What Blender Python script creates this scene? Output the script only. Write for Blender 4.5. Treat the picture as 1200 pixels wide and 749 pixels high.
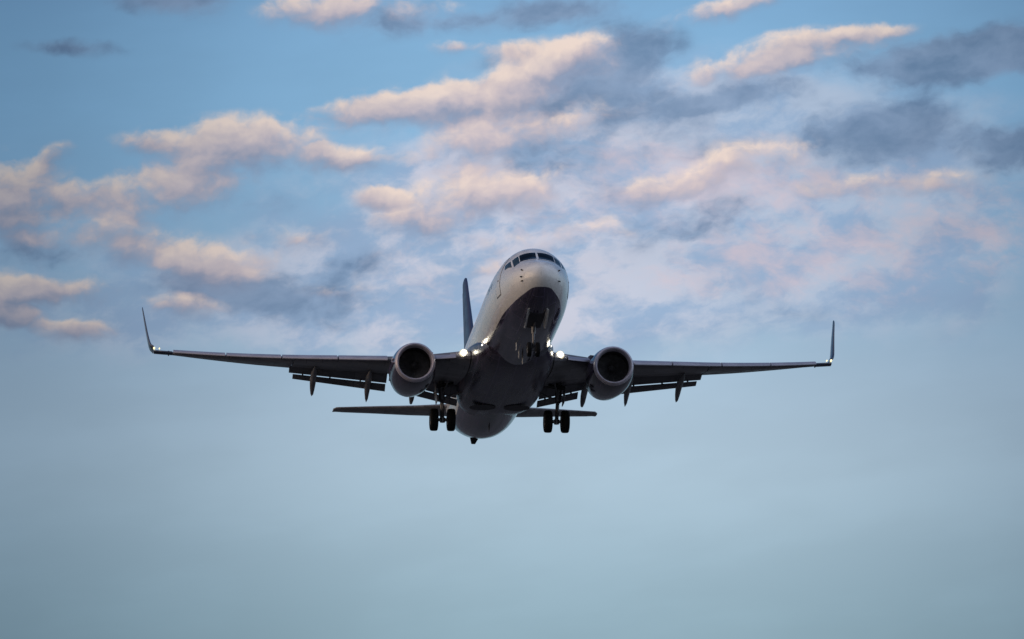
import bpy, bmesh, math, random
import numpy as np
from mathutils import Matrix, Vector

for o in list(bpy.data.objects):
    bpy.data.objects.remove(o)
SC = bpy.context.scene
COL = SC.collection
R = math.radians

# ------------------------------------------------------------------ camera
cam_data = bpy.data.cameras.new('camera')
cam_data.sensor_width = 36.0
cam_data.lens = 158.764
cam_data.clip_start = 0.5
cam_data.clip_end = 120000
cam = bpy.data.objects.new('camera', cam_data)
COL.objects.link(cam)
cam.location = (0, 0, 1.7)
cam.rotation_euler = (R(90 + 10.3), 0, 0)
SC.camera = cam

# ------------------------------------------------------------------ view / exposure
SC.view_settings.view_transform = 'Standard'
SC.view_settings.look = 'None'
SC.view_settings.exposure = 0.0
SC.view_settings.gamma = 1.0
SC.view_settings.use_curve_mapping = False
SC.render.engine = 'CYCLES'
SC.cycles.use_denoising = True
SC.cycles.max_bounces = 6
SC.cycles.sample_clamp_indirect = 4

# ------------------------------------------------------------------ sun
SUN_AZ, SUN_EL = -98.0, 6.5          # degrees clockwise from the viewing direction (+Y), degrees above the horizon
sd = Vector((math.sin(R(SUN_AZ)) * math.cos(R(SUN_EL)), math.cos(R(SUN_AZ)) * math.cos(R(SUN_EL)), math.sin(R(SUN_EL))))
sun_data = bpy.data.lights.new('sun', 'SUN')
sun_data.energy = 0.5
sun_data.angle = R(45)
sun_data.color = (1.0, .80, .62)
sun = bpy.data.objects.new('sun', sun_data)
COL.objects.link(sun)
sun.rotation_euler = sd.to_track_quat('Z', 'Y').to_euler()
sun.location = (-60, -30, 60)

# ------------------------------------------------------------------ node helpers
def lin(r, g, b):
    f = lambda c: (c / 255 / 12.92) if c / 255 <= .04045 else ((c / 255 + .055) / 1.055) ** 2.4
    return (f(r), f(g), f(b), 1.0)
class G:
    """Small wrapper that writes a node tree as arithmetic."""
    def __init__(s, tree): s.t = tree; s.L = tree.links
    def n(s, kind, **kw):
        o = s.t.nodes.new(kind)
        for k, v in kw.items(): setattr(o, k, v)
        return o
    def put(s, sock, v):
        if isinstance(v, bpy.types.NodeSocket): s.L.new(v, sock)
        else: sock.default_value = v
    def m(s, op, a, b=None, c=None, clamp=False):
        o = s.n('ShaderNodeMath', operation=op, use_clamp=clamp)
        for i, v in enumerate((a, b, c)):
            if v is not None: s.put(o.inputs[i], v)
        return o.outputs[0]
    def vm(s, op, a, b=None):
        o = s.n('ShaderNodeVectorMath', operation=op)
        s.put(o.inputs[0], a)
        if b is not None: s.put(o.inputs[1], b)
        return o.outputs[0]
    def mix(s, f, a, b, blend='MIX'):
        o = s.n('ShaderNodeMix', data_type='RGBA', blend_type=blend)
        s.put(o.inputs[0], f); s.put(o.inputs[6], a); s.put(o.inputs[7], b)
        return o.outputs[2]
    def step(s, x, lo, hi, a=0.0, b=1.0, kind='SMOOTHSTEP'):
        o = s.n('ShaderNodeMapRange', interpolation_type=kind)
        s.put(o.inputs[0], x)
        for i, v in enumerate((lo, hi, a, b)): s.put(o.inputs[i + 1], v)
        return o.outputs[0]
    def noise(s, vec, scale, detail=6.0, rough=.55, dim='2D', lac=2.0):
        o = s.n('ShaderNodeTexNoise', noise_dimensions=dim)
        s.put(o.inputs['Vector'], vec)
        o.inputs['Scale'].default_value = scale; o.inputs['Detail'].default_value = detail
        o.inputs['Roughness'].default_value = rough; o.inputs['Lacunarity'].default_value = lac
        return o
    def mapping(s, vec, loc=(0, 0, 0), rot=0.0, scale=(1, 1, 1), kind='TEXTURE'):
        o = s.n('ShaderNodeMapping', vector_type=kind)
        s.put(o.inputs['Vector'], vec)
        o.inputs['Location'].default_value = loc; o.inputs['Rotation'].default_value = (0, 0, R(rot)); o.inputs['Scale'].default_value = scale
        return o.outputs[0]

# ------------------------------------------------------------------ sky: clear-sky model, dusk gradient and evening clouds, all by direction
# clouds: azimuth, elevation, half width, half height (degrees), tilt, weight
WARM_CLOUDS = [(-1.09, 13.02, 1.68, 0.39, 8, 1.2), (0.00, 13.28, 1.68, 0.56, 14, 1.2), (-1.69, 12.97, 1.14, 0.23, 6, 0.7), (0.87, 13.63, 0.92, 0.36, 20, 0.7), (-0.33, 12.72, 1.53, 0.46, 6, 0.5), (3.44, 13.53, 1.80, 0.41, 13, 1.3), (4.42, 13.85, 0.92, 0.18, 8, 0.7), (2.62, 13.34, 0.76, 0.20, 8, 0.5), (-3.60, 12.41, 1.65, 0.56, 4, 1.4), (-3.17, 12.54, 0.98, 0.36, 0, 0.5), (-4.59, 12.46, 0.70, 0.26, 0, 0.8), (-2.02, 12.29, 0.85, 0.25, -3, 1.3), (-4.31, 11.90, 1.28, 0.44, 8, 1.15), (-5.48, 11.77, 0.64, 0.29, 5, 0.8), (-1.74, 11.83, 0.49, 0.18, 0, 1.2), (-5.15, 11.36, 0.98, 0.52, 5, 1.05), (-6.36, 11.83, 0.92, 0.69, 15, 1.2), (-5.87, 12.29, 0.40, 0.25, 30, 0.8), (-6.39, 11.47, 0.84, 0.43, 0, 0.7), (-4.09, 10.99, 1.19, 0.49, -8, 1.2), (-3.39, 10.86, 0.70, 0.33, 0, 0.5), (-5.77, 10.63, 0.89, 0.28, 0, 1.35), (-6.50, 10.54, 0.76, 0.43, 0, 1.5), (-5.57, 10.12, 0.67, 0.21, 0, 1.6), (-6.39, 10.26, 0.64, 0.21, 0, 1.5), (-4.20, 10.39, 0.76, 0.26, 0, 1), (-6.06, 11.23, 0.61, 0.18, 0, 0.7), (-0.44, 11.79, 1.71, 0.59, 6, 0.9), (-1.09, 11.49, 0.92, 0.36, 0, 0.7), (0.22, 11.94, 0.92, 0.33, 10, 0.6), (0.98, 11.38, 1.01, 0.33, 0, 0.6), (-2.24, 14.23, 1.30, 0.36, 6, 1.4), (-1.09, 14.16, 0.70, 0.26, 6, 0.8), (2.84, 14.22, 1.45, 0.23, 14, 1.1), (2.40, 12.09, 1.98, 0.56, 6, 0.5), (3.33, 12.29, 1.22, 0.43, 6, 0.45), (1.75, 11.96, 1.01, 0.29, 4, 0.7), (-0.22, 12.50, 1.45, 0.46, 8, 0.75), (0.98, 12.82, 1.07, 0.36, 15, 0.55), (-2.78, 11.32, 0.76, 0.23, 0, 0.9), (-3.06, 11.08, 0.52, 0.18, 0, 0.6), (-0.44, 10.91, 0.76, 0.18, 0, 0.7), (-0.71, 13.74, 0.49, 0.16, 0, 1), (-0.11, 13.68, 0.52, 0.18, 0, 0.6), (0.00, 11.19, 1.07, 0.26, 0, 0.5), (4.91, 11.99, 1.53, 0.26, 0, 0.65), (3.93, 11.85, 1.07, 0.23, -4, 0.5), (-1.31, 11.10, 0.92, 0.20, 0, 0.4), (-2.18, 10.62, 0.92, 0.23, 0, 0.4)]
SLATE_CLOUDS = [(-4.31, 14.24, 1.14, 0.26, -4, 1.2), (-5.62, 13.68, 0.92, 0.15, 0, 0.7), (-1.31, 14.07, 1.22, 0.29, 8, 0.9), (0.44, 14.18, 1.53, 0.29, 6, 1.1), (1.36, 13.62, 1.14, 0.56, 10, 1.35), (1.09, 13.20, 1.22, 0.33, 8, 0.6), (2.07, 12.98, 2.14, 0.43, 4, 0.9), (5.57, 13.53, 1.75, 0.46, 4, 1.6), (6.39, 13.68, 0.76, 0.43, 0, 0.7), (4.80, 12.61, 1.45, 0.59, 4, 1.6), (6.28, 12.39, 0.84, 0.46, 0, 1.2), (2.95, 13.12, 1.22, 0.20, 6, 0.7), (2.51, 12.55, 1.22, 0.29, 4, 0.8), (-3.06, 10.56, 2.06, 0.49, -4, 1), (-3.60, 10.69, 1.07, 0.39, -4, 0.6), (1.53, 11.59, 1.83, 0.62, -12, 0.5), (0.00, 13.63, 0.76, 0.16, 8, 0.5), (2.73, 11.64, 1.37, 0.39, 0, 0.35), (-5.90, 11.10, 1.22, 0.26, 0, 0.5), (3.06, 10.62, 1.37, 0.23, -20, 0.5), (-1.97, 11.02, 1.22, 0.26, 0, 0.5), (0.55, 12.29, 1.22, 0.46, 10, 0.6), (-3.39, 11.75, 0.92, 0.23, 0, 0.4), (-3.44, 12.23, 1.07, 0.20, 0, 0.5)]
VEIL_CLOUDS = [(1.31, 12.72, 3.20, 0.98, 8, 0.8), (3.28, 12.34, 3.51, 0.98, 4, 0.7), (0.66, 12.29, 4.12, 1.80, 8, 1), (0.55, 11.10, 5.80, 1.64, 0, 1), (3.28, 11.75, 5.04, 1.80, 0, 0.9), (-1.86, 10.62, 3.36, 1.14, 0, 0.7), (3.28, 10.78, 5.04, 1.31, -5, 0.6), (0.22, 10.35, 4.58, 0.98, 0, 0.6), (-4.91, 10.78, 3.36, 1.31, 0, 0.75), (4.91, 11.85, 3.66, 1.96, 0, 0.6), (-5.24, 10.13, 3.66, 0.65, 0, 0.5), (2.73, 13.04, 3.05, 0.82, 0, 0.5)]
RIPPLE_CLOUDS = [(2.51, 12.12, 2.14, 0.72, 6, 1), (1.09, 12.50, 1.68, 0.65, 8, 0.7), (0.22, 11.91, 1.68, 0.65, 4, 0.6), (5.02, 12.02, 2.59, 0.43, 0, 0.9), (4.37, 11.42, 2.90, 0.82, -6, 0.8), (6.01, 11.32, 1.83, 0.82, 0, 0.8), (3.06, 11.10, 2.29, 0.82, -10, 0.7), (4.15, 10.78, 2.29, 0.65, -8, 0.6), (1.86, 10.78, 2.14, 0.65, 0, 0.6), (-1.53, 10.78, 2.44, 0.82, 0, 0.6), (2.51, 12.18, 1.83, 0.65, 0, 0.6), (0.44, 11.53, 2.14, 0.65, 0, 0.5)]
def cloud_group(name, blobs):
    """Node group: a point (azimuth, elevation) in; out the summed soft envelopes of one cloud deck, and how far up in its cloud the point lies."""
    t = bpy.data.node_groups.new(name, 'ShaderNodeTree')
    t.interface.new_socket('Vector', in_out='INPUT', socket_type='NodeSocketVector')
    t.interface.new_socket('Body', in_out='OUTPUT', socket_type='NodeSocketFloat')
    t.interface.new_socket('Height', in_out='OUTPUT', socket_type='NodeSocketFloat')
    g = G(t)
    i = g.n('NodeGroupInput')
    acc, hgt = 0.0, 0.0
    for (a, e, w, h, rot, k) in blobs:
        q = g.mapping(i.outputs[0], (a, e, 0), rot, (w, h, 1))   # nodes are made in the order they are evaluated
        sp = g.n('ShaderNodeTexGradient', gradient_type='SPHERICAL')
        g.put(sp.inputs[0], q)
        x = g.n('ShaderNodeSeparateXYZ'); g.put(x.inputs[0], q)
        b = g.m('MULTIPLY', sp.outputs[1], k)
        hgt = g.m('MULTIPLY_ADD', b, x.outputs[1], hgt)
        acc = g.m('ADD', acc, b)
    o = g.n('NodeGroupOutput')
    g.put(o.inputs[0], acc)
    g.put(o.inputs[1], g.m('DIVIDE', hgt, g.m('MAXIMUM', acc, .05)))
    return t
def build_sky():
    w = bpy.data.worlds.new('World')
    SC.world = w
    w.use_nodes = True
    t = w.node_tree
    t.nodes.clear()
    g = G(t)
    out, bg = g.n('ShaderNodeOutputWorld'), g.n('ShaderNodeBackground')
    bg.inputs['Strength'].default_value = 0.1
    g.L.new(bg.outputs[0], out.inputs['Surface'])
    sky = g.n('ShaderNodeTexSky', sky_type='NISHITA', sun_disc=False)
    sky.sun_elevation = R(SUN_EL)
    sky.sun_rotation = R(SUN_AZ)
    sky.altitude = 20; sky.air_density = 1.0; sky.dust_density = 1.5; sky.ozone_density = 1.5
    d = g.n('ShaderNodeTexCoord').outputs['Generated']
    xyz = g.n('ShaderNodeSeparateXYZ'); g.put(xyz.inputs[0], d)
    az = g.m('MULTIPLY', g.m('ARCTAN2', xyz.outputs[0], xyz.outputs[1]), 180 / math.pi * .984)
    el = g.m('MULTIPLY', g.m('ARCSINE', xyz.outputs[2]), 180 / math.pi)
    c = g.n('ShaderNodeCombineXYZ'); g.put(c.inputs[0], az); g.put(c.inputs[1], el)
    P = c.outputs[0]
    # dusk gradient over elevation
    ramp = g.n('ShaderNodeValToRGB')
    g.put(ramp.inputs[0], g.m('DIVIDE', el, 30.0, clamp=True))
    stops = [(0.0, (124, 150, 166)), (6.2, (140, 169, 184)), (7.4, (158, 184, 201)), (8.4, (172, 195, 212)), (9.6, (168, 191, 212)), (10.6, (152, 185, 212)),
             (11.6, (143, 183, 216)), (12.8, (136, 182, 218)), (14.3, (130, 175, 213)), (20, (96, 136, 182)), (30, (66, 98, 146))]
    cr = ramp.color_ramp
    cr.interpolation = 'B_SPLINE'
    while len(cr.elements) > 1: cr.elements.remove(cr.elements[0])
    cr.elements[0].position = 0; cr.elements[0].color = lin(*stops[0][1])
    for e, col in stops[1:]:
        x = cr.elements.new(e / 30.0); x.color = lin(*col)
    base = ramp.outputs[0]
    # domain warp shared by all decks
    w1 = g.noise(P, .55, 3, .5)
    wv = g.vm('MULTIPLY', g.vm('SUBTRACT', w1.outputs['Color'], (.5, .5, .5)), (.34, .22, 0))
    w2 = g.noise(P, 2.4, 4, .55)
    wv2 = g.vm('MULTIPLY', g.vm('SUBTRACT', w2.outputs['Color'], (.5, .5, .5)), (.18, .16, 0))
    P1 = g.vm('ADD', P, wv)
    Pw = g.vm('ADD', P1, wv2)
    def body(tree, vec):
        gr = g.n('ShaderNodeGroup'); gr.node_tree = tree
        g.put(gr.inputs[0], vec)
        return gr.outputs
    def lumps(vec, tilt, sx, sy, scale, detail, rough, amp, puff=0.0):
        q = g.mapping(vec, (0, 0, 0), tilt, (sx, sy, 1))
        f = g.noise(q, scale, detail, rough)
        r = g.m('MULTIPLY', g.m('SUBTRACT', f.outputs['Fac'], .5), amp)
        if puff:
            v = g.n('ShaderNodeTexVoronoi', voronoi_dimensions='2D', feature='SMOOTH_F1')
            g.put(v.inputs['Vector'], q)
            v.inputs['Scale'].default_value = scale * 2.6; v.inputs['Detail'].default_value = 2; v.inputs['Roughness'].default_value = .55
            v.inputs['Smoothness'].default_value = .45
            r = g.m('ADD', r, g.m('MULTIPLY', g.m('SUBTRACT', .42, v.outputs['Distance']), puff))
        return r
    def gated(env, lump):
        return g.m('ADD', env, g.m('MULTIPLY', lump, g.step(env, 0.0, .35)))
    col = base
    WARM, SLATE, VEIL, RIPPLE = (cloud_group(n, b) for n, b in (('warm_deck', WARM_CLOUDS), ('slate_deck', SLATE_CLOUDS), ('veil_deck', VEIL_CLOUDS), ('ripple_deck', RIPPLE_CLOUDS)))
    # thin lavender veil
    v = gated(body(VEIL, P1)[0], lumps(P1, 10, 1.3, .8, 1.0, 6, .58, 1.5))
    dv = g.step(v, .05, 1.25)
    fv = g.noise(g.mapping(Pw, (3, 1, 0), 12, (1.5, .8, 1)), 1.2, 7, .6)
    vlit = g.mix(g.step(g.m('ABSOLUTE', g.m('ADD', az, .4)), .8, 4.2), lin(208, 206, 220), lin(184, 196, 217))
    vcol = g.mix(g.step(fv.outputs['Fac'], .38, .62), lin(150, 173, 205), vlit)
    col = g.mix(g.m('MULTIPLY', dv, .82), col, vcol)
    # small pink ripples
    r = gated(body(RIPPLE, P1)[0], lumps(Pw, -10, 1.2, .62, 1.9, 7, .58, 2.2, .35))
    dr = g.step(r, .22, 1.7)
    col = g.mix(g.m('MULTIPLY', dr, .70), col, lin(214, 196, 204))
    # slate clouds in shade
    ls = lumps(Pw, 8, 1.45, .85, 1.1, 8, .60, 1.5, .25)
    s = gated(body(SLATE, Pw)[0], ls)
    ds = g.step(s, -.02, .85)
    scol = g.mix(g.step(ls, -.45, .45), lin(138, 160, 191), lin(98, 125, 159))
    col = g.mix(g.m('MULTIPLY', ds, .92), col, scol)
    # sunlit cumulus: tops and the sides towards the low sun in the upper left are painted as lit, undersides as shaded grey
    lw = lumps(Pw, 6, 1.3, .9, 1.1, 9, .60, 1.7, .30)
    bw = body(WARM, Pw)
    A = gated(bw[0], lw)
    hh = bw[1]
    lw2 = lumps(g.vm('ADD', Pw, (-.09, .17, 0)), 6, 1.3, .9, 1.1, 4, .56, 1.7, .30)
    rel = g.m('SUBTRACT', lw, lw2)
    lit = g.m('ADD', g.m('MULTIPLY', rel, .60), g.m('MULTIPLY_ADD', hh, .95, .42), clamp=True)
    soft = g.step(g.m('ADD', hh, g.m('MULTIPLY', rel, .5)), -.5, .5, 1.4, .68, 'LINEAR')
    da = g.step(A, .02, soft)
    acol = g.mix(g.step(lit, 0.0, .55), lin(142, 150, 175), lin(198, 184, 190))
    acol = g.mix(g.step(lit, .35, 1.1), acol, lin(247, 223, 207))
    col = g.mix(g.m('MULTIPLY', da, .90), col, acol)
    # vignette put into the sky colour: brightest mid-view, deeper to both sides, mostly left
    side = g.step(g.m('ABSOLUTE', g.m('ADD', az, -1.0)), 1.0, 8.5, 1.0, 0.0)
    col = g.mix(1.0, col, g.mix(side, (.50, .54, .585, 1), (1, 1, 1, 1)), 'MULTIPLY')
    # out-of-view sky brightened to both sides as added fill on the aircraft, dimmer behind
    hz = g.noise(g.mapping(P, (0, 0, 0), 6, (2.2, .7, 1)), .7, 4, .5)
    col = g.mix(1.0, col, g.step(hz.outputs['Fac'], .3, .7, .965, 1.03), 'MULTIPLY')
    aa = g.m('ABSOLUTE', az)
    fill_mask = g.step(aa, 22.0, 75.0)
    warm = g.mix(g.step(el, 0.0, 45.0), (.84, .70, .60, 1), (.60, .62, .76, 1))
    cool = g.mix(g.step(el, 0.0, 45.0), (.62, .72, .84, 1), (.52, .60, .80, 1))
    hue = g.mix(g.step(az, -60.0, 60.0), warm, cool)
    hue = g.mix(1.0, hue, g.step(aa, 105.0, 170.0, 1.0, .42), 'MULTIPLY')
    col = g.mix(g.m('MULTIPLY', fill_mask, .92), col, hue)
    # far from the picture the plain clear sky and a warm glow round the sun
    sv = g.n('ShaderNodeVectorMath', operation='DOT_PRODUCT'); g.put(sv.inputs[0], d); sv.inputs[1].default_value = sd
    glow = g.m('POWER', g.m('MAXIMUM', sv.outputs['Value'], 0.0), 6.0)
    col = g.mix(g.m('MULTIPLY', glow, .75, clamp=True), col, (1.0, .62, .36, 1))
    col = g.vm('SCALE', col); col.node.inputs['Scale'].default_value = 11.0
    final = g.mix(.9, sky.outputs[0], col)
    g.L.new(final, bg.inputs['Color'])
build_sky()
# <geo>
FUS = np.array([  # station aft of the nose, top z, bottom z, half width, z of widest point
    (0.00, -.45, -.45, .00, -.45), (.05, -.20, -.70, .25, -.45), (.20, .02, -.93, .48, -.43), (.50, .22, -1.17, .76, -.40),
    (1.0, .43, -1.42, .99, -.33), (1.6, .64, -1.62, 1.22, -.26), (2.1, .84, -1.74, 1.35, -.20), (2.5, 1.13, -1.81, 1.43, -.15),
    (3.0, 1.44, -1.89, 1.52, -.10), (3.5, 1.65, -1.95, 1.60, -.07), (4.2, 1.81, -2.00, 1.69, -.05), (5.2, 1.91, -2.05, 1.78, -.03),
    (6.5, 1.95, -2.06, 1.85, -.01), (8.0, 1.95, -2.06, 1.88, 0), (10., 1.95, -2.06, 1.88, 0), (17., 1.95, -2.06, 1.88, 0), (25., 1.95, -2.06, 1.88, 0), (27., 1.95, -2.02, 1.87, .02),
    (28.5, 1.95, -1.88, 1.84, .08), (30., 1.95, -1.60, 1.76, .20), (31.5, 1.93, -1.24, 1.62, .36), (33., 1.88, -.84, 1.42, .54),
    (35., 1.77, -.28, 1.06, .76), (36.6, 1.60, .18, .70, .90), (37.6, 1.38, .46, .42, .94), (38.0, 1.18, .70, .18, .94)])
def pchip(x, xs, ys):
    x = np.clip(np.asarray(x, float), xs[0], xs[-1])
    h = np.diff(xs); d = np.diff(ys) / h
    m = np.zeros(len(xs)); m[0] = d[0]; m[-1] = d[-1]
    for i in range(1, len(xs) - 1):
        if d[i-1] * d[i] > 0:
            w1 = 2*h[i] + h[i-1]; w2 = h[i] + 2*h[i-1]
            m[i] = (w1 + w2) / (w1 / d[i-1] + w2 / d[i])
    i = np.clip(np.searchsorted(xs, x, 'right') - 1, 0, len(xs) - 2)
    t = (x - xs[i]) / h[i]
    return ((1+2*t)*(1-t)**2*ys[i] + t*(1-t)**2*h[i]*m[i] + t*t*(3-2*t)*ys[i+1] + t*t*(t-1)*h[i]*m[i+1])
def fus(x, th, off=0.0):
    """Point of the fuselage skin at station x and angle th (0 = starboard side, 90 = crown), pushed out by off."""
    s = np.sqrt(FUS[:, 0])                                  # even spacing round the blunt nose
    q = np.sqrt(max(x, 0.0))
    top, bot, w, zw = (float(pchip(q, s, FUS[:, k])) for k in (1, 2, 3, 4))
    c, n = np.cos(np.radians(th)), np.sin(np.radians(th))
    h = (top - zw) if n >= 0 else (zw - bot)
    y, z = (w + off) * c, zw + (h + off) * n
    return np.array((x, y, z))
# </geo>
# ------------------------------------------------------------------ materials
def pbr(name, col, rough=.5, metal=0.0, coat=0.0, spec=.5, mottle=0.0, scale=3.0, grain=(1, 1, 1), bump=0.0, panels=None):
    """Painted or bare surface with uneven wear: value and gloss vary a little over the surface."""
    m = bpy.data.materials.new(name)
    m.use_nodes = True
    g = G(m.node_tree)
    b = m.node_tree.nodes['Principled BSDF']
    b.inputs['Metallic'].default_value = metal
    b.inputs['Coat Weight'].default_value = coat; b.inputs['Coat Roughness'].default_value = .08
    b.inputs['Specular IOR Level'].default_value = spec
    oc = g.n('ShaderNodeTexCoord').outputs['Object']
    n = g.noise(g.mapping(oc, scale=grain, kind='POINT'), scale, 5, .6, '3D')
    c = tuple(col) + (1,)
    lo = tuple(x * (1 - mottle) for x in col) + (1,)
    base = g.mix(g.step(n.outputs['Fac'], .35, .65), lo, c)
    if panels:                                        # skin panels: fine seams, each panel a little lighter or darker
        pw, ph, rot, ink = panels
        base = panel_lines(g, base, g.mapping(oc, (0, 0, 0), rot), pw, ph, ink)
    g.put(b.inputs['Base Color'], base)
    g.put(b.inputs['Roughness'], g.step(n.outputs['Fac'], .3, .7, max(rough - .08, .03), rough + .08))
    if bump:
        bn = g.n('ShaderNodeBump'); bn.inputs['Strength'].default_value = bump; bn.inputs['Distance'].default_value = .02
        g.put(bn.inputs['Height'], n.outputs['Fac']); g.put(b.inputs['Normal'], bn.outputs[0])
    return m
def panel_lines(g, base, vec, pw, ph, ink):
    k = g.n('ShaderNodeTexBrick')
    g.put(k.inputs['Vector'], vec)
    k.inputs['Color1'].default_value = (.62, .62, .62, 1); k.inputs['Color2'].default_value = (1, 1, 1, 1); k.inputs['Mortar'].default_value = (ink, ink, ink, 1)
    k.inputs['Scale'].default_value = 1.0; k.inputs['Mortar Size'].default_value = .014; k.inputs['Mortar Smooth'].default_value = .3
    k.inputs['Brick Width'].default_value = pw; k.inputs['Row Height'].default_value = ph
    return g.mix(1.0, base, k.outputs['Color'], 'MULTIPLY')
def lamp_mat(name, col, power):
    m = bpy.data.materials.new(name)
    m.use_nodes = True
    b = m.node_tree.nodes['Principled BSDF']
    b.inputs['Base Color'].default_value = (.8, .8, .8, 1)
    b.inputs['Emission Color'].default_value = tuple(col) + (1,)
    b.inputs['Emission Strength'].default_value = power
    return m
PAINT_EDGE = [(0, -1.50), (.12, -1.22), (.27, -1.02), (.45, -1.02), (.62, -1.055), (1.5, -1.175), (2.9, -1.24), (4.6, -1.27), (6.5, -1.30), (8.5, -1.30), (9.8, -1.27),
              (11.5, -1.10), (14, -.84), (16.3, -.58), (20, -.8), (24, -1.05), (27, -1.12), (30, -.92), (33, -.30), (36, .40), (38, .82)]
OFF = Vector((18.5, 0.0, -3.5))            # local origin: on the centre line under the wing, level with the lowered wheels
def livery():
    """White upper body, glossy dark aubergine belly that sweeps up round the nose; skin panel seams as fine lines."""
    m = bpy.data.materials.new('fuselage_livery')
    m.use_nodes = True
    g = G(m.node_tree)
    b = m.node_tree.nodes['Principled BSDF']
    oc = g.n('ShaderNodeTexCoord').outputs['Object']
    x = g.n('ShaderNodeSeparateXYZ'); g.put(x.inputs[0], oc)
    px = g.m('ADD', x.outputs[0], OFF.x); pz = g.m('ADD', x.outputs[2], OFF.z)
    fc = g.n('ShaderNodeFloatCurve')
    g.put(fc.inputs['Value'], g.m('SQRT', g.m('DIVIDE', g.m('MAXIMUM', px, 0.0), 38.0, clamp=True)))
    cv = fc.mapping.curves[0]
    pts = [(math.sqrt(a / 38.0), (z + 2) / 4.0) for a, z in PAINT_EDGE]
    cv.points[0].location = pts[0]; cv.points[1].location = pts[-1]
    for p in pts[1:-1]: cv.points.new(*p)
    fc.mapping.update()
    edge = g.m('SUBTRACT', g.m('MULTIPLY', fc.outputs[0], 4.0), 2.0)
    dark = g.step(g.m('SUBTRACT', edge, pz), -.012, .012)
    n = g.noise(g.mapping(oc, scale=(.35, 1.4, 1.4), kind='POINT'), 2.2, 6, .62, '3D')
    arc = g.n('ShaderNodeCombineXYZ')                 # station and girth: the skin unrolled
    g.put(arc.inputs[0], px); g.put(arc.inputs[1], g.m('MULTIPLY', g.m('ARCTAN2', pz, x.outputs[1]), 1.9))
    streak = g.noise(g.mapping(arc.outputs[0], scale=(.16, 2.2, 1), kind='POINT'), 2.4, 5, .6)
    white = g.mix(g.step(n.outputs['Fac'], .36, .62), (.77, .765, .75, 1), (.83, .825, .81, 1))
    white = g.mix(.16, white, panel_lines(g, white, arc.outputs[0], 2.6, .95, .1))
    navy = g.mix(g.step(n.outputs['Fac'], .38, .62), (.036, .028, .062, 1), (.060, .048, .092, 1))
    navy = g.mix(g.step(streak.outputs['Fac'], .52, .72, 0, .6), navy, (.13, .12, .155, 1))
    navy = panel_lines(g, navy, arc.outputs[0], 1.7, .8, 2.6)
    g.put(b.inputs['Base Color'], g.mix(dark, white, navy))
    g.put(b.inputs['Roughness'], g.m('ADD', g.step(n.outputs['Fac'], .3, .7, .20, .34), g.m('MULTIPLY', dark, -.10)))
    b.inputs['Coat Weight'].default_value = .6; b.inputs['Coat Roughness'].default_value = .06
    return m
M = dict(
    livery=livery(),
    grey=pbr('wing_grey', (.27, .265, .285), .42, mottle=.28, scale=1.6, grain=(.4, 1.6, 1.6), panels=(1.5, .62, 90, .25)),
    slat=pbr('bare_leading_edge', (.38, .38, .46), .38, metal=.15, mottle=.18, scale=1.2, grain=(2, .5, 2)),
    flap=pbr('flap_grey', (.17, .17, .19), .48, mottle=.3, scale=2.0, panels=(1.6, 1.4, 90, .3)),
    lip=pbr('polished_lip', (.50, .47, .54), .34, metal=.2, mottle=.15, scale=3),
    cowl=pbr('aubergine_cowl', (.050, .040, .080), .18, coat=.6, mottle=.45, scale=1.6, grain=(.3, 1.5, 1.5), panels=(1.3, .85, 0, 2.2)),
    fairing=pbr('fairing_paint', (.078, .066, .110), .30, coat=.15, mottle=.45, scale=1.4, grain=(.25, 1.5, 1.5), panels=(1.5, .9, 0, 2.2)),
    navy=pbr('navy_tail', (.015, .040, .125), .38, spec=.3, mottle=.25, scale=1.3),
    winglet=pbr('navy_winglet', (.012, .024, .068), .30, coat=.3, mottle=.25, scale=2),
    black=pbr('dark_well', (.012, .012, .013), .75, mottle=.3, scale=4),
    bay=pbr('bay_paint', (.042, .039, .048), .6, mottle=.4, scale=5),
    rubber=pbr('tyre_rubber', (.010, .010, .011), .85, spec=.2, mottle=.35, scale=6, bump=.2),
    metal=pbr('gear_metal', (.20, .20, .21), .36, metal=.5, mottle=.35, scale=9),
    white=pbr('gear_white', (.70, .70, .69), .34, mottle=.2, scale=6),
    fan=pbr('fan_titanium', (.12, .12, .125), .42, metal=.6, mottle=.3, scale=5),
    liner=pbr('inlet_liner', (.030, .030, .032), .6, mottle=.2, scale=4),
    hot=pbr('exhaust_steel', (.16, .145, .13), .42, metal=.8, mottle=.4, scale=5),
    glass=pbr('cockpit_glass', (.004, .005, .007), .12, spec=.10, mottle=.1, scale=1),
    side_glass=pbr('side_cockpit_glass', (.030, .052, .058), .10, spec=.4, mottle=.3, scale=2),  # paler teal: reflection and cockpit light painted into the pane colour
    cabin_glass=pbr('cabin_glass', (.03, .035, .045), .12, mottle=.2, scale=4),
    seam=pbr('panel_gap', (.06, .06, .065), .7, mottle=.2, scale=4),
    door=pbr('door_white', (.76, .755, .74), .26, coat=.4, mottle=.06, scale=3),
    lamp=lamp_mat('landing_lamp', (1.0, .93, .74), 14),
    glare=lamp_mat('glare_ring_glow', (1.0, .86, .52), .6),  # glow of the added glare ring, not a lamp of its own
    lamp_small=lamp_mat('small_lamp', (1.0, .95, .86), 2.6),
    nav=lamp_mat('navigation_lamp', (1.0, .86, .42), 1.5),
)
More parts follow.
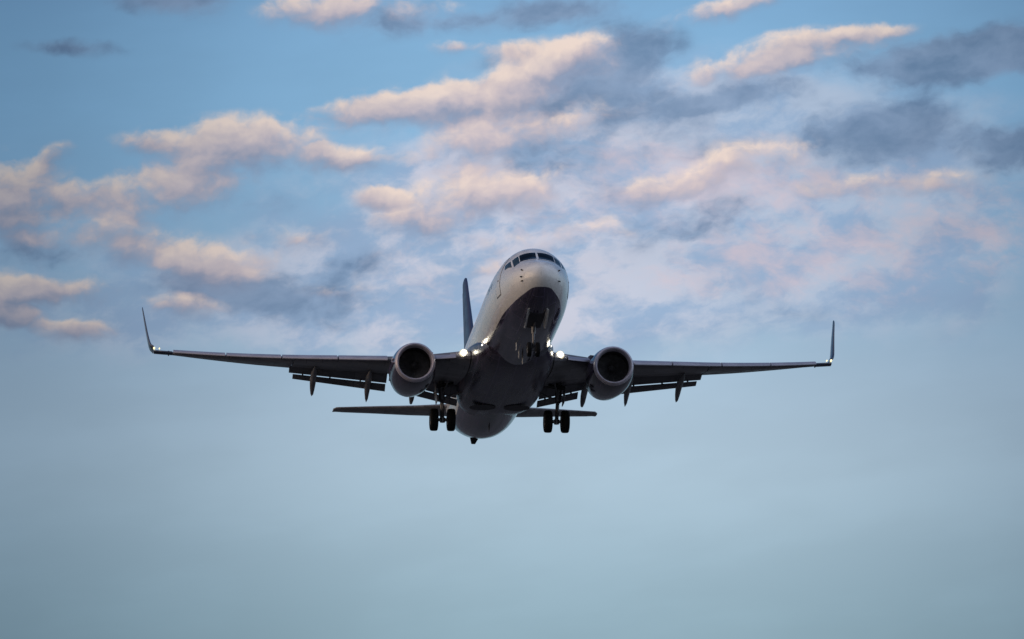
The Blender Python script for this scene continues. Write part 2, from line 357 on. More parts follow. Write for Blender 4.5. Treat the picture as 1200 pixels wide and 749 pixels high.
def ground_mat():
    m = bpy.data.materials.new('airfield_dry_grass')
    m.use_nodes = True
    g = G(m.node_tree)
    b = m.node_tree.nodes['Principled BSDF']
    oc = g.n('ShaderNodeTexCoord').outputs['Object']
    n = g.noise(oc, .012, 8, .6, '3D'); k = g.noise(oc, .3, 6, .65, '3D')
    c = g.mix(g.step(n.outputs['Fac'], .38, .62), (.052, .056, .054, 1), (.096, .092, .096, 1))
    c = g.mix(g.step(k.outputs['Fac'], .45, .75, 0, .5), c, (.044, .047, .044, 1))
    g.put(b.inputs['Base Color'], c); b.inputs['Roughness'].default_value = .95
    return m

# ------------------------------------------------------------------ mesh helpers
class MB:
    """Collects vertices and faces in aircraft coordinates (x aft of the nose, y to starboard, z up)."""
    def __init__(s): s.v = []; s.f = []
    def add(s, vs, fs):
        k = len(s.v)
        s.v += [tuple(map(float, p)) for p in vs]
        s.f += [tuple(i + k for i in f) for f in fs]
    def loft(s, rings, closed=True, cap0=True, cap1=True):
        n = len(rings[0]); vs = [p for r in rings for p in r]; fs = []
        for a in range(len(rings) - 1):
            for i in range(n if closed else n - 1):
                j = (i + 1) % n
                fs.append((a*n+i, a*n+j, (a+1)*n+j, (a+1)*n+i))
        if cap0 and closed: fs.append(tuple(range(n - 1, -1, -1)))
        if cap1 and closed: fs.append(tuple((len(rings)-1)*n + i for i in range(n)))
        s.add(vs, fs)
    def tube(s, pts, rad, n=14, squash=1.0, caps=True):
        pts = [np.array(p, float) for p in pts]
        if not hasattr(rad, '__len__'): rad = [rad] * len(pts)
        rings = []; up = np.array((0, 0, 1.0))
        for i, p in enumerate(pts):
            d = pts[min(i+1, len(pts)-1)] - pts[max(i-1, 0)]; d /= np.linalg.norm(d)
            u = up if abs(d[2]) < .9 else np.array((1.0, 0, 0))
            a = np.cross(u, d); a /= np.linalg.norm(a); b = np.cross(d, a)
            rings.append([p + rad[i]*(math.cos(t)*a*squash + math.sin(t)*b) for t in np.linspace(0, 2*math.pi, n, False)])
        s.loft(rings, cap0=caps, cap1=caps)
    def lathe(s, prof, c, axis='x', n=56, droop=0.0, caps=(False, False)):
        """prof: (distance along the axis, radius) pairs."""
        rings = []
        for a, r in prof:
            ring = []
            for t in np.linspace(0, 2*math.pi, n, False):
                if axis == 'x': ring.append((c[0]+a, c[1]+r*math.cos(t), c[2]+r*math.sin(t)+droop*a))
                elif axis == 'y': ring.append((c[0]+r*math.cos(t), c[1]+a, c[2]+r*math.sin(t)))
            rings.append(ring)
        s.loft(rings, cap0=caps[0], cap1=caps[1])
    def box(s, c, h, rot=None):
        c = np.array(c, float); Rm = np.eye(3) if rot is None else np.array(rot.to_3x3() if hasattr(rot, 'to_3x3') else rot)
        vs = [c + Rm @ np.array((sx*h[0], sy*h[1], sz*h[2])) for sx in (-1, 1) for sy in (-1, 1) for sz in (-1, 1)]
        s.add(vs, [(0,1,3,2), (4,6,7,5), (0,4,5,1), (2,3,7,6), (0,2,6,4), (1,5,7,3)])
    def build(s, name, mat, parent=None, side=1, angle=35, bevel=0):
        """One mesh object; side = -1 mirrors it to port."""
        me = bpy.data.meshes.new(name)
        me.from_pydata([(x - OFF.x, y * side - OFF.y, z - OFF.z) for x, y, z in s.v], [], s.f)
        bm = bmesh.new(); bm.from_mesh(me)
        bmesh.ops.remove_doubles(bm, verts=bm.verts, dist=1e-5)
        bmesh.ops.recalc_face_normals(bm, faces=bm.faces)
        bm.to_mesh(me); bm.free()
        me.materials.append(mat)
        me.polygons.foreach_set('use_smooth', [True] * len(me.polygons))
        me.set_sharp_from_angle(angle=R(angle))
        o = bpy.data.objects.new(name, me)
        COL.objects.link(o)
        if parent: o.parent = parent
        if bevel:
            b = o.modifiers.new('edge', 'BEVEL'); b.width = bevel; b.segments = 2; b.limit_method = 'ANGLE'
        return o
# ------------------------------------------------------------------ setting: the ground, far below the picture's lower edge
gm = bpy.data.meshes.new('ground')
GN = 24; GS = 45000.0
gxs = [GS * math.copysign(abs(t)**2.2, t) for t in np.linspace(-1, 1, GN)]
gm.from_pydata([(x, y, 0) for y in gxs for x in gxs], [], [(j*GN+i, j*GN+i+1, (j+1)*GN+i+1, (j+1)*GN+i) for j in range(GN-1) for i in range(GN-1)])
gm.materials.append(ground_mat())
ground = bpy.data.objects.new('ground', gm)
COL.objects.link(ground)
ground['kind'] = 'structure'

# ------------------------------------------------------------------ the aircraft
jet = bpy.data.objects.new('passenger_jet', None)
COL.objects.link(jet)
jet.empty_display_size = 3
jet['label'] = 'white and dark navy twin-engine passenger jet with landing gear down below sunset clouds'
jet['category'] = 'airplane'
jet.matrix_world = Matrix(((-0.103403, -0.99462, -0.006169, -0.4891), (0.992527, -0.103586, 0.0645, 221.376), (-0.064792, 0.000547, 0.997899, 36.5398), (0, 0, 0, 1)))

# fuselage ---------------------------------------------------------------
def fring(x, n=72): return [fus(x, t) for t in np.linspace(0, 360, n, False)]
mb = MB()
xs = [0.0] + [38.0 * t for t in (np.linspace(.0, 1, 60)**2.6)[8:]]
xs = sorted(set([.004, .015, .035, .06] + list(np.arange(.1, 5.0, .07)) + [5.3, 5.7, 6.2, 6.8] + list(np.arange(7, 25, 1.5)) + list(np.arange(25, 37.9, .6)) + [37.6, 37.9, 38.0]))
mb.loft([fring(x) for x in xs if x <= 38])
fuselage = mb.build('fuselage', M['livery'], jet)

def skin_patch(corners, n=8, off=.010, sink=-.012):
    """A pane or panel lying in the fuselage skin; corners are (station, angle) in order round its edge."""
    (x0, a0), (x1, a1), (x2, a2), (x3, a3) = corners
    vs, fs = [], []
    for j in range(n + 1):
        for i in range(n + 1):
            u, v = i / n, j / n
            x = (1-u)*(1-v)*x0 + u*(1-v)*x1 + u*v*x2 + (1-u)*v*x3
            a = (1-u)*(1-v)*a0 + u*(1-v)*a1 + u*v*a2 + (1-u)*v*a3
            edge = i in (0, n) or j in (0, n)
            vs.append(fus(x, a, sink if edge else off))
    for j in range(n):
        for i in range(n):
            k = j*(n+1)+i
            fs.append((k, k+1, k+n+2, k+n+1))
    m = MB(); m.add(vs, fs)
    return m
PANES = [  # inner top, outer top, outer bottom, inner bottom
    [(2.66, 88.9), (2.80, 57.5), (2.02, 52.0), (1.78, 88.2)],
    [(2.79, 56.8), (2.86, 42.0), (1.92, 33.0), (1.90, 51.0)],
    [(2.94, 40.0), (3.36, 28.0), (3.06, 20.0), (2.16, 31.0)]]
for side in (1, -1):
    for c in PANES:
        skin_patch([(x, a if side > 0 else 180 - a) for x, a in c], 14, .012, -.006).build('cockpit_window', M['glass'] if c is PANES[0] else M['side_glass'], fuselage, 1, 60)
# cabin doors: a panel standing in a dark gap
def cabin_door(x0, x1, a0, a1, side):
    f = (lambda a: a) if side > 0 else (lambda a: 180 - a)
    gapm = skin_patch([(x0-.05, f(a0-1.6)), (x1+.05, f(a0-1.6)), (x1+.05, f(a1+1.6)), (x0-.05, f(a1+1.6))], 10, .008, .003)
    d = skin_patch([(x0, f(a0)), (x1, f(a0)), (x1, f(a1)), (x0, f(a1))], 10, .016, .011).build('cabin_door', M['door'], fuselage, 1, 60)
    gapm.build('door_gap', M['seam'], d, 1, 60)
    h = skin_patch([(x0+.2, f(5)), (x0+.42, f(5)), (x0+.42, f(8)), (x0+.2, f(8))], 3, .03, .012)
    h.build('handle', M['seam'], d)
for side in (1, -1):
    cabin_door(3.60, 4.36, -14.5, 44, side)
    cabin_door(28.9, 29.6, -6, 50, side)
# cabin windows: one built, the rest share its mesh
first_win = {}
for side in (1, -1):
    xw = 5.6
    while xw < 30:
        if not 28.3 < xw < 30.0:
            if xw < 6.6 or xw > 24.5:
                f = (lambda a: a) if side > 0 else (lambda a: 180 - a)
                skin_patch([(xw, f(5.8)), (xw+.24, f(5.8)), (xw+.24, f(16.5)), (xw, f(16.5))], 4, .008, -.006).build('cabin_window', M['cabin_glass'], fuselage, 1, 60)
            elif side not in first_win:
                f = (lambda a: a) if side > 0 else (lambda a: 180 - a)
                first_win[side] = (skin_patch([(xw, f(5.8)), (xw+.24, f(5.8)), (xw+.24, f(16.5)), (xw, f(16.5))], 4, .008, -.006).build('cabin_window', M['cabin_glass'], fuselage, 1, 60), xw)
            else:
                o, x0 = first_win[side]
                c = o.copy(); COL.objects.link(c); c.parent = fuselage; c.location.x = xw - x0
        xw += .55
# probes, vanes and drains round the nose
for x, a in ((.77, 20), (.74, -4), (.74, -16), (.68, 160), (.65, -163)):
    p = fus(x, a, .0); q = fus(x - .02, a, .085); e = q + np.array((.10, 0, 0))
    m = MB(); m.tube([p, q, e], [.035, .028, .012], 8)
    m.build('probe', M['black'], fuselage)
for x, y in ((8.6, 0), (24.8, .0)):
    z = fus(x, -90)[2]
    m = MB(); m.loft([[(x, y-.02, z+.03), (x+.30, y-.02, z+.03), (x+.34, y+.02, z+.03), (x, y+.02, z+.03)], [(x+.16, y-.008, z-.26), (x+.30, y-.008, z-.26), (x+.30, y+.008, z-.26), (x+.16, y+.008, z-.26)]])
    m.build('blade_antenna', M['black'], fuselage)
for x, y in ((7.0, .47), (8.4, .20), (9.6, -.1)):   # pale receiver blades along the belly
    z = -2.06 * math.sqrt(1 - (y / 1.88)**2)
    m = MB(); m.loft([[(x, y-.016, z+.04), (x+.34, y-.016, z+.04), (x+.34, y+.016, z+.04), (x, y+.016, z+.04)], [(x+.14, y-.010, z-.34), (x+.30, y-.010, z-.34), (x+.30, y+.010, z-.34), (x+.14, y+.010, z-.34)]])
    m.build('blade_antenna', M['white'], fuselage)
m = MB()   # tail skid under the rear body
m.loft([[(29.7, y, -1.60+dz) for y, dz in ((-.22, .1), (.22, .1), (.22, -.02), (-.22, -.02))], [(30.2, y, -1.76+dz) for y, dz in ((-.2, .3), (.2, .3), (.08, -.07), (-.08, -.07))],
        [(30.7, y, -1.60+dz) for y, dz in ((-.12, .3), (.12, .3), (.08, -.1), (-.08, -.1))]])
skid = m.build('tail_skid', M['black'], fuselage); skid.location = (.8, .22, .17)

# wing to body fairing
FAIR = [(10.6, 1.45, -1.90, -1.2), (11.6, 1.72, -2.10, -1.05), (13.2, 1.98, -2.22, -.80), (15., 2.12, -2.26, -.62), (18., 2.16, -2.27, -.70), (20.2, 2.13, -2.24, -.85), (21.4, 2.02, -2.17, -1.0),
        (22.3, 1.88, -2.05, -1.1), (23.2, 1.68, -1.90, -1.1), (24.2, 1.35, -1.78, -1.1)]
def fair_ring(x, hw, bot, top, n=40):
    r = []
    for t in np.linspace(0, 2*math.pi, n, False):
        c, s_ = math.cos(t), math.sin(t)
        e = .62
        y = hw * math.copysign(abs(c)**e, c)
        z = top + (top - bot) * math.copysign(abs(s_)**.72, s_) if s_ < 0 else top + .45 * s_
        r.append((x, y, z))
    return r
FX = np.array(FAIR)
mb = MB()
mb.loft([fair_ring(x, *(float(pchip(x, FX[:, 0], FX[:, k])) for k in (1, 2, 3))) for x in np.linspace(10.6, 24.2, 46)])
fairing = mb.build('belly_fairing', M['fairing'], fuselage)
# open main wheel wells, rims and access panels in the fairing's flat underside
for side in (1, -1):
    ring = [(19.7 + .66*math.cos(t), .86 + .66*math.sin(t)) for t in np.linspace(0, 2*math.pi, 40, False)]
    m = MB(); m.loft([[(x, y, -2.2785) for x, y in ring], [(19.7 + (x-19.7)*.9, .86 + (y-.86)*.9, -2.283) for x, y in ring]], cap0=False)
    m.build('wheel_well', M['bay'], fairing, side)

# wings ------------------------------------------------------------------
ZTOP = np.array((0, -.045)) + np.array([(1.2, -1.02), (1.9, -.95), (2.5, -.89), (3.68, -.80), (5.67, -.60), (8.1, -.32), (10.5, -.04), (13.67, .40), (16.45, .86), (17.3, 1.02)])
ZTE = np.array((0, -.04)) + np.array([(1.2, -1.02), (1.9, -.98), (4., -.78), (5.5, -.52), (8, -.24), (10.5, .06), (12, .25), (14.2, .58), (17., 1.05), (17.3, 1.10)])
def x_le(y): return 15.4 + (y - 5) * .515 if y > 5 else 13.2 + (y - 1.9) / 3.1 * 2.2
def x_te(y): return 20.3 + (y - 5.5) / 11.6 * 2.8 if y > 5.5 else 20.7 - (y - 1.9) / 3.6 * .4
def z_le(y): return float(pchip(y, ZTOP[:, 0], ZTOP[:, 1])) - .20
def z_te(y): return float(pchip(y, ZTE[:, 0], ZTE[:, 1]))
def foil(n=18, t=.12, lo=0.0, hi=1.0):
    """Closed aerofoil loop in chord units between lo and hi: upper side from the rear forwards, then the lower side."""
    xs_ = lo + (hi - lo) * (1 - np.cos(np.linspace(0, math.pi, n))) / 2
    yt = lambda x: 5*t*(.2969*np.sqrt(x) - .126*x - .3516*x*x + .2843*x**3 - .1015*x**4)
    cam_ = lambda x: .045 * x * (1 - x) * (1 + .6*x)
    up = [(x, cam_(x) + yt(x) + .0012) for x in xs_[::-1]]
    dn = [(x, cam_(x) - yt(x) - .0012) for x in xs_[(1 if lo == 0 else 0):]]
    return up + dn
def wing_ring(y, t, hi=1.0, n=18):
    x0, x1, z0, z1 = x_le(y), x_te(y), z_le(y), z_te(y)
    c = x1 - x0
    return [(x0 + a*c, y, z0 + a*(z1 - z0) + b*c) for a, b in foil(n, t, 0, hi)]
def tfrac(y): return float(np.interp(y, (1.9, 5.5, 17.2), (.135, .115, .095)))
FLAP_IN, FLAP_GAP, FLAP_OUT = (2.05, 4.05), (4.05, 5.5), (5.55, 10.35)
def place(sec, y, x, z, chord, ang):
    ca, sa = math.cos(R(ang)), math.sin(R(ang))
    return [(x + chord*(a*ca + b*sa), y, z + chord*(b*ca - a*sa)) for a, b in sec]
wings = {}
for side in (1, -1):
    mb = MB()
    zones = [((1.2, 2.0), 1.0), (FLAP_IN, .80), (FLAP_GAP, .93), (FLAP_OUT, .80), ((10.42, 17.2), 1.0)]
    for (y0, y1), hi in zones:
        k = max(2, int((y1 - y0) / .8) + 1)
        ys = np.linspace(y0, y1, k)
        mb.loft([wing_ring(y, tfrac(y), (hi if hi != .80 else 1 - .62/(x_te(y)-x_le(y)))) for y in ys])
    wing = mb.build('wing', M['grey'], jet, side, 30)
    wings[side] = wing
    # blended winglet, curving up from the tip
    path = [(17.2, 1.06, 21.65, 1.50), (17.27, 1.09, 21.75, 1.45), (17.36, 1.20, 21.95, 1.36), (17.42, 1.38, 22.15, 1.27), (17.47, 1.62, 22.37, 1.17), (17.55, 2.10, 22.75, 1.02), (17.64, 2.7, 23.15, .84), (17.73, 3.3, 23.5, .64), (17.76, 3.5, 23.68, .52), (17.765, 3.6, 23.85, .32)]
    rings = []
    for i, (y, z, x, c) in enumerate(path):
        a = path[max(i-1, 0)]; b = path[min(i+1, len(path)-1)]
        d = Vector((0, b[0]-a[0], b[1]-a[1])).normalized()
        nrm = Vector((0, -d.z, d.y)) if i else Vector((0, -.1, .99))
        rings.append([(x + u*c, y + nrm.y*w*c, z - .06*(i == 0) + nrm.z*w*c) for u, w in foil(12, .10 if i > 2 else .105)])
    mb = MB(); mb.loft(rings)
    mb.build('winglet', M['winglet'], wing, side, 40)
    # leading edge slats, run out and drooped: four outboard of the engine, nose flaps inboard
    sec = foil(12, .20, 0, 1.0)
    for y0, y1 in ((5.95, 8.25), (8.32, 10.95), (11.02, 13.65), (13.72, 16.25)):
        rings = []
        for y in np.linspace(y0, y1, 5):
            ch = float(np.interp(y, (5.5, 17), (.86, .56)))
            zt = float(pchip(y, ZTOP[:, 0], ZTOP[:, 1]))
            x = x_le(y) + .02; ang = -27
            # the slat's rear edge lies just over the wing's nose
            rings.append(place([(a - 1, b) for a, b in sec], y, x, zt - .02, ch, ang))
        mb = MB(); mb.loft(rings)
        mb.build('slat', M['slat'], wing, side, 40)
    rings = []
    for y in np.linspace(2.75, 4.25, 4):
        zt = float(pchip(y, ZTOP[:, 0], ZTOP[:, 1]))
        rings.append(place([(a - 1, b) for a, b in foil(10, .14)], y, x_le(y) + .06, zt - .06, .50, -34))
    mb = MB(); mb.loft(rings)
    mb.build('nose_flap', M['slat'], wing, side, 40)
    # tip bay between the last slat and the winglet, painted dark
    mb = MB()
    mb.loft([[(x_le(y) - .05 + a*1.0, y, z_le(y) + .03 + b*1.35) for a, b in foil(10, .13, 0, .35)] for y in (16.3, 16.75, 17.2)])
    mb.build('tip_cap', M['winglet'], wing, side, 40)
    # slotted flaps: (spans, rear edge of wing) -> main flap and aft flap panels
    fsec = foil(12, .15); asec = foil(10, .13)
    SL1 = ((5.5, 19.62, -.575), (10.4, 20.94, .015)); SL2 = ((5.7, 20.45, -.93), (10.25, 21.54, -.25)); AF = ((5.68, 20.84, -1.28), (10.2, 21.94, -.46))
    INS2 = ((2.08, 20.78, -1.575), (3.75, 20.58, -1.215)); INA = ((2.0, 21.19, -1.90), (4.05, 20.96, -1.47)); INS1 = ((2.05, 19.85, -1.06), (4.05, 19.72, -.80))
    def lerp(pr, y):
        (y0, x0, z0), (y1, x1, z1) = pr
        t = (y - y0) / (y1 - y0)
        return x0 + t*(x1 - x0), z0 + t*(z1 - z0)
    def flap(name, fr, to, y0, y1, gap, thick):
        rings = []
        for y in np.linspace(y0, y1, 8):
            (xa, za), (xb, zb) = lerp(fr, y), lerp(to, y)
            za -= gap
            ch = math.hypot(xb-xa, zb-za); ang = math.degrees(math.atan2(za-zb, xb-xa))
            rings.append(place(foil(12, thick), y, xa, za, ch, ang))
        m_ = MB(); m_.loft(rings)
        return m_.build(name, M['flap'], wing, side, 40)
    flap('flap', SL1, SL2, 5.62, 10.44, .02, .15)
    flap('aft_flap', SL2, AF, 5.66, 10.24, .05, .13)
    flap('flap', INS1, INS2, 2.08, 5.5, .0, .15)
    flap('aft_flap', INS2, INA, 2.02, 4.06, .05, .13)
    # hinge brackets bridging the slots
    for pr, gap, ys in ((SL2, .075, (6.9, 8.4, 9.75)), (SL1, .045, (10.0, 10.3)), (INS2, .075, (2.4, 3.2, 3.7))):
        for y in ys:
            x, z = lerp(pr, y)
            m_ = MB(); m_.box((x, y, z - gap*.4), (.10, .035, .10))
            m_.build('flap_bracket', M['flap'], wing, side)
    # canoe shaped flap track fairings, tails drooped with the flaps
    for y, drop in ((4.32, -1.74), (6.55, -1.68), (9.25, -1.26)):
        xt = x_te(y); zl = z_te(y)
        P0 = [(xt-2.1, zl-.33), (xt-1.75, zl-.40), (xt-1.3, zl-.44), (xt-.8, zl-.46), (xt-.35, zl-.52), (xt+.05, zl-.66), (xt+.42, zl-.86), (xt+.75, (zl-.96 + drop)/2-.02), (xt+1.0, drop)]
        rr = [.03, .11, .165, .19, .20, .19, .155, .095, .012]
        m_ = MB(); m_.tube([(x, y, z) for x, z in P0], rr, 16, .80)
        m_.build('flap_fairing', M['grey'], wing, side, 60)
    # lights: landing lamp in the wing root, navigation and strobe lamps in the tip
    m_ = MB(); m_.lathe([(-.08, .03), (-.065, .075), (-.03, .115), (.02, .125), (.14, .13)], (13.55, 2.36, -.98), 'x', 24, caps=(True, True))
    ll = m_.build('landing_light', M['lamp'], wing, side)
    m_ = MB(); m_.lathe([(-.02, .135), (-.03, .16), (-.01, .19), (.06, .21), (.16, .21)], (13.55, 2.36, -.98), 'x', 28)  # glowing ring added round the lamp to imitate its glare halo
    m_.build('glare_ring', M['glare'], ll, side)
    for x, y, z, r in ((21.45, 16.93, .885, .03), (21.66, 17.19, .95, .048)):
        m_ = MB(); m_.lathe([(-.06, .3*r), (-.04, .8*r), (0, r), (.14, r)], (x, y, z), 'x', 16, caps=(True, True))
        m_.build('navigation_light', M['nav'], wing, side)
    m_ = MB(); m_.tube([(22.2, 16.45, .93), (22.35, 16.45, .72)], [.05, .03], 8)
    m_.build('static_wick', M['black'], wing, side)
# small turn-off lamps where the body meets the wing
for side in (1, -1):
    for x, a, r in ((11.4, -31, .050), (12.7, -28.2, .036), (13.5, -26.6, .028)):
        p = fus(x, a, .05)
        m_ = MB(); m_.lathe([(-.07, .3*r), (-.05, .8*r), (0, r), (.14, r)], tuple(p), 'x', 16, caps=(True, True))
        m_.build('turn_off_light', M['lamp_small'], fuselage, side)

# engines ----------------------------------------------------------------
EX, EY, EZ = 12.3, 4.83, -1.76
for side in (1, -1):
    c = (EX, EY, EZ)
    mb = MB()
    mb.lathe([(.20, .985), (.42, 1.035), (.8, 1.085), (1.3, 1.12), (1.9, 1.13), (2.5, 1.10), (3.1, 1.03), (3.6, .955), (4.0, .885), (4.02, .86), (3.6, .84), (3.0, .80)], c, n=72)
    # flattened underside, as the real cowl is
    mb.v = [(x, y, (EZ - (EZ - z) * (1 - .05 * min(1, max(0, (EZ - z)))) if z < EZ else z)) for x, y, z in mb.v]
    eng = mb.build('engine', M['cowl'], jet, side, 30)
    m_ = MB(); m_.lathe([(.20, .985), (.10, .955), (.03, .915), (.0, .875), (.03, .835), (.10, .805), (.20, .785), (.34, .772)], c, n=72)
    m_.build('inlet_lip', M['lip'], eng, side, 60)
    m_ = MB(); m_.lathe([(.34, .772), (.55, .77), (.85, .785), (1.05, .79)], c, n=64)
    m_.build('inlet_duct', M['liner'], eng, side, 60)
    m_ = MB(); m_.lathe([(.68, .005), (.72, .05), (.82, .12), (.96, .19), (1.02, .20)], c, n=32)
    m_.build('spinner', M['fan'], eng, side, 60)
    m_ = MB()
    for k in range(24):
        t0 = 2*math.pi*k/24
        vs = []
        for j, r in enumerate(np.linspace(.17, .778, 6)):
            tw = R(28 + 34*j/5); ch = .20 + .06*j/5
            for s_ in (-.5, .5):
                dx = s_*ch*math.cos(tw); dt = s_*ch*math.sin(tw)/max(r, .25)
                vs.append((EX + 1.0 + dx*.6, EY + r*math.cos(t0+dt), EZ + r*math.sin(t0+dt)))
        m_.add(vs, [(2*j, 2*j+1, 2*j+3, 2*j+2) for j in range(5)])
    m_.build('fan', M['fan'], eng, side, 60)
    m_ = MB(); m_.lathe([(1.30, .80), (1.31, .02)], c, n=40)
    m_.build('fan_backing', M['black'], eng, side, 60)
    m_ = MB(); m_.lathe([(3.0, .70), (3.6, .66), (4.2, .60), (4.9, .50), (5.05, .46), (5.0, .43), (4.6, .44)], c, n=48)
    m_.build('core_nozzle', M['hot'], eng, side, 40)
    m_ = MB(); m_.lathe([(4.5, .34), (5.0, .30), (5.5, .18), (5.8, .03)], c, n=32, caps=(False, True))
    m_.build('exhaust_plug', M['hot'], eng, side, 40)
    # pylon from the cowl's crown to the wing
    m_ = MB()
    rings = []
    for x, zt, zb, w in ((13.3, EZ+1.08, EZ+.9, .05), (14.0, EZ+1.10, EZ+.8, .13), (15.0, EZ+1.06, EZ+.7, .20), (16.2, -.82, EZ+.5, .22), (17.6, -.88, EZ+.55, .18), (19.0, -.90, EZ+.72, .06)):
        rings.append([(x, EY-w, zb), (x, EY+w, zb), (x, EY+w, zt), (x, EY-w, zt)])
    m_.loft(rings)
    m_.build('pylon', M['grey'], eng, side, 40)
    # small strake on the inboard cheek and a latch beside the outboard one
    m_ = MB()
    a = R(140)
    m_.loft([[(x, EY + (1.08+h0)*math.cos(a) + d, EZ + (1.08+h0)*math.sin(a) + d) for h0, d in ((0, -.012), (h, 0), (0, .012))] for x, h in ((13.3, .02), (13.7, .2), (14.2, .26), (14.4, .24))])
    m_.build('strake', M['cowl'], eng, side)
    m_ = MB(); m_.lathe([(-.06, .02), (-.03, .06), (.05, .07), (.2, .03)], (12.85, EY + 1.08*math.cos(R(12)), EZ + 1.08*math.sin(R(12))), n=12, caps=(True, True))
    m_.build('vent_scoop', M['lip'], eng, side)

# tail -------------------------------------------------------------------
for side in (1, -1):
    mb = MB(); rings = []
    for y, xl, xt, z in ((.5, 32.6, 36.9, .86), (1.2, 33.05, 37.05, .90), (3, 34.3, 37.5, 1.08), (5, 35.75, 38.15, 1.35), (6.6, 36.9, 38.65, 1.55), (7.0, 37.2, 38.75, 1.605), (7.15, 37.6, 38.75, 1.62)):
        rings.append([(xl + a*(xt-xl), y, z + (.075*a - b)*(xt-xl)) for a, b in foil(14, .085)][::-1])
    mb.loft(rings)
    tp = mb.build('tailplane', M['grey'], jet, side, 40)
    mb = MB(); rings = []
    for y in (1.35, 3, 5, 6.7):
        xl = float(np.interp(y, (1.2, 3, 5, 6.6), (33.05, 34.3, 35.75, 36.9))); xt = float(np.interp(y, (1.2, 3, 5, 6.6), (37.05, 37.5, 38.15, 38.65))); z = float(np.interp(y, (1.2, 3, 5, 6.6), (.90, 1.08, 1.35, 1.55)))
        c = xt - xl
        rings.append([(xt - .26*c + a*.27*c, y, z + .075*(.74 + .27*a)*c - b*.27*c) for a, b in foil(10, .12)])
    mb.loft(rings)
    mb.build('elevator', M['grey'], tp, side, 40)
mb = MB(); rings = []
for z, xl, xt, t in ((1.5, 30.6, 37.0, .11), (2.0, 31.0, 37.15, .105), (3., 31.9, 37.45, .10), (5, 33.7, 38.0, .095), (7, 35.4, 38.6, .09), (8.6, 36.75, 39.05, .09), (8.9, 37.05, 39.1, .08), (9.02, 37.5, 39.1, .05)):
    yt = lambda x: 5*t*(.2969*np.sqrt(x) - .126*x - .3516*x*x + .2843*x**3 - .1015*x**4) + .001
    u = (1 - np.cos(np.linspace(0, math.pi, 16))) / 2
    rings.append([(xl + a*(xt-xl), yt(a)*(xt-xl), z) for a in u[::-1]] + [(xl + a*(xt-xl), -yt(a)*(xt-xl), z) for a in u[1:]])
mb.loft(rings)
fin = mb.build('tail_fin', M['navy'], jet, 1, 40)
mb = MB()   # dorsal fillet ahead of the fin
mb.loft([[(x, w, z0), (x, w*.5, (z0+z1)/2), (x, .01, z1), (x, -.01, z1), (x, -w*.5, (z0+z1)/2), (x, -w, z0)] for x, w, z0, z1 in ((26.6, .06, 1.85, 1.97), (28.5, .13, 1.8, 2.25), (30.5, .2, 1.7, 2.8), (31.8, .24, 1.6, 3.25), (32.8, .2, 1.6, 3.6))])
mb.build('dorsal_fillet', M['navy'], fin, 1, 50)
mb = MB(); rings = []
for z in (2.2, 4, 6, 8.4):
    xt = float(np.interp(z, (2, 3, 5, 7, 8.6), (37.15, 37.45, 38., 38.6, 39.05))); xl = float(np.interp(z, (2, 3, 5, 7, 8.6), (31., 31.9, 33.7, 35.4, 36.75)))
    c = (xt - xl) * .30
    u = (1 - np.cos(np.linspace(0, math.pi, 10))) / 2
    w = lambda a: .085*c*math.sqrt(max(a, 0))*(1-a)*2.4 + .006
    rings.append([(xt - c + a*c, w(a), z) for a in u[::-1]] + [(xt - c + a*c, -w(a), z) for a in u[1:]])
mb.loft(rings)
mb.build('rudder', M['navy'], fin, 1, 50)

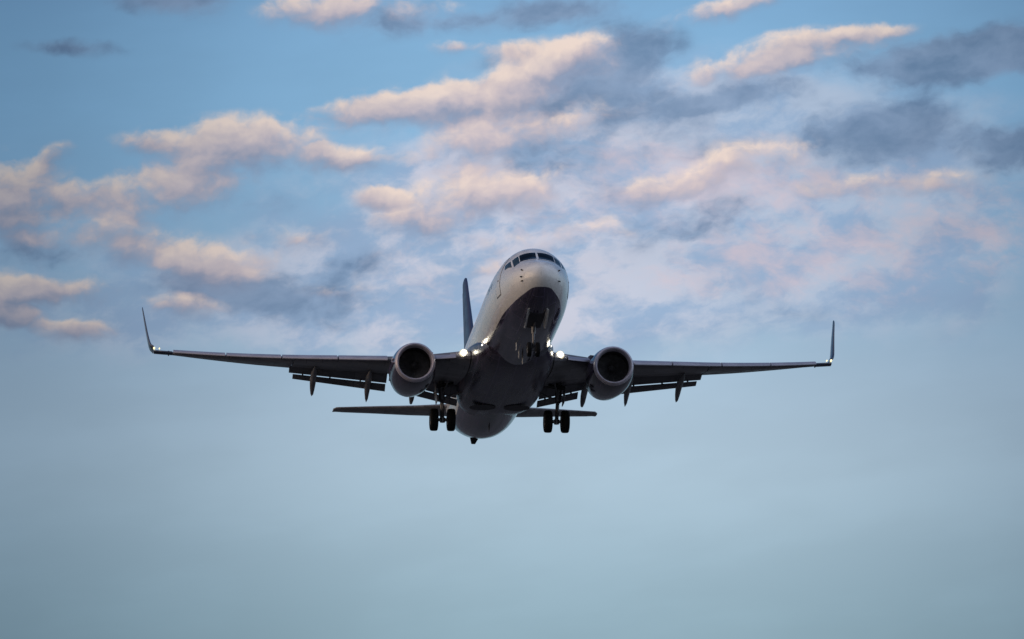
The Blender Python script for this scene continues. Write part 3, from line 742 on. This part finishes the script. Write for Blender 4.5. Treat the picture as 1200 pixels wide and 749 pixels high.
# landing gear -----------------------------------------------------------
def wheel(c, r, w, parent, side, hub):
    m_ = MB()
    h = w / 2
    m_.lathe([(-h*.80, r*.56), (-h*.98, r*.66), (-h, r*.78), (-h*.93, r*.90), (-h*.74, r*.975), (-h*.35, r), (-h*.33, r*.985), (-h*.28, r), (h*.28, r), (h*.33, r*.985), (h*.35, r), (h*.74, r*.975), (h*.93, r*.90), (h, r*.78), (h*.98, r*.66), (h*.80, r*.56)], c, 'y', 44)
    t_ = m_.build('tyre', M['rubber'], parent, side, 40)
    m_ = MB()
    m_.lathe([(-h*.62, .02), (-h*.62, r*.30), (-h*.5, r*.40), (-h*.82, r*.565), (h*.82, r*.565), (h*.5, r*.40), (h*.62, r*.30), (h*.62, .02)], c, 'y', 36)
    m_.build('rim', M['metal'], parent, side, 40)
for side in (1, -1):
    top, ax = np.array((19.35, 2.95, -1.0)), np.array((19.75, 2.86, -2.93))
    mb = MB()
    mid = top + (ax - top)*.52
    mb.tube([top, mid, mid + (ax-top)*.02], [.17, .15, .12], 18)
    mb.tube([mid, ax], [.095, .095], 16)
    mb.tube([ax + np.array((0, -.62, 0)), ax + np.array((0, .62, 0))], .085, 14)
    mb.tube([ax + np.array((0, 0, .10)), ax + np.array((0, 0, -.13))], [.14, .13], 14)
    gear = mb.build('main_gear', M['metal'], jet, side)
    for dy in (-.43, .43):
        wheel(tuple(ax + np.array((0, dy, 0))), .565, .40, gear, side, M['metal'])
    mb = MB()   # torque links in front of the sliding strut
    mb.tube([mid + np.array((-.16, 0, .02)), (ax[0]-.48, ax[1], (mid[2]+ax[2])/2), ax + np.array((-.10, 0, .12))], [.045, .05, .045], 8)
    mb.build('torque_link', M['metal'], gear, side)
    mb = MB(); mb.tube([top + (ax-top)*.46, (19.3, 1.75, -1.55)], [.055, .055], 10); mb.tube([top + (ax-top)*.40, (18.5, 2.6, -1.05)], [.05, .05], 10)
    mb.build('side_brace', M['metal'], gear, side)
    mb = MB(); mb.tube([top + (ax-top)*.2 + np.array((.18, .05, 0)), mid + np.array((.16, .06, -.1)), ax + np.array((.12, .1, .1))], .022, 6)
    mb.build('brake_hose', M['black'], gear, side)
    mb = MB(); mb.box((19.5, 3.22, -1.62), (.42, .022, .50), Matrix.Rotation(R(-6), 3, 'X'))
    mb.build('gear_door', M['grey'], gear, side, bevel=.01)
    mb = MB()   # shallow dark bay in the wing's underside that the strut folds into
    mb.box((19.1, 2.80, -1.31), (.24, .42, .05), Matrix.Rotation(R(-8), 3, 'X'))
    mb.build('strut_bay', M['black'], gear, side)
nt, na = np.array((3.95, 0, -1.7)), np.array((4.12, 0, -3.05))
mb = MB()
mb.tube([nt, nt + (na-nt)*.45], [.11, .10], 16)
mb.tube([nt + (na-nt)*.45, na], [.062, .062], 14)
mb.tube([na + np.array((0, -.30, 0)), na + np.array((0, .30, 0))], .055, 12)
ngear = mb.build('nose_gear', M['metal'], jet)
for dy in (-.2, .2):
    wheel(tuple(na + np.array((0, dy, 0))), .345, .20, ngear, 1, M['metal'])
mb = MB(); mb.tube([nt + (na-nt)*.40 + np.array((-.08, 0, 0)), (3.2, 0, -1.86)], [.045, .04], 10)
mb.build('drag_brace', M['metal'], ngear)
mb = MB(); mb.tube([nt + (na-nt)*.42 + np.array((-.1, 0, 0)), (na[0]-.32, 0, (nt[2]*.58+na[2]*1.42)/2), na + np.array((-.06, 0, .08))], [.03, .035, .03], 8)
mb.build('torque_link', M['metal'], ngear)
for side in (1, -1):
    mb = MB()
    mb.loft([[(x, .40 + dy, zt) for dy in (-.04, .04)] + [(x, .47 + dy, zb) for dy in (.04, -.04)] for x, zt, zb in ((1.92, -1.62, -1.68), (2.3, -1.70, -1.88), (2.8, -1.78, -2.06), (3.3, -1.86, -2.24), (3.42, -1.88, -2.18))])
    mb.build('gear_door', M['white'], ngear, side)
mb = MB()
mb.loft([[(x, y, fus(x, math.degrees(-math.acos(max(-1, min(1, y / float(np.interp(x, (1.9, 4.0), (1.40, 1.75))))))))[2] - .012) for y in (-.34, -.2, 0, .2, .34)] + [(x, y, fus(x, -90)[2] + .25) for y in (.3, -.3)] for x in np.linspace(2.3, 4.2, 9)])
mb.build('wheel_bay', M['bay'], ngear)
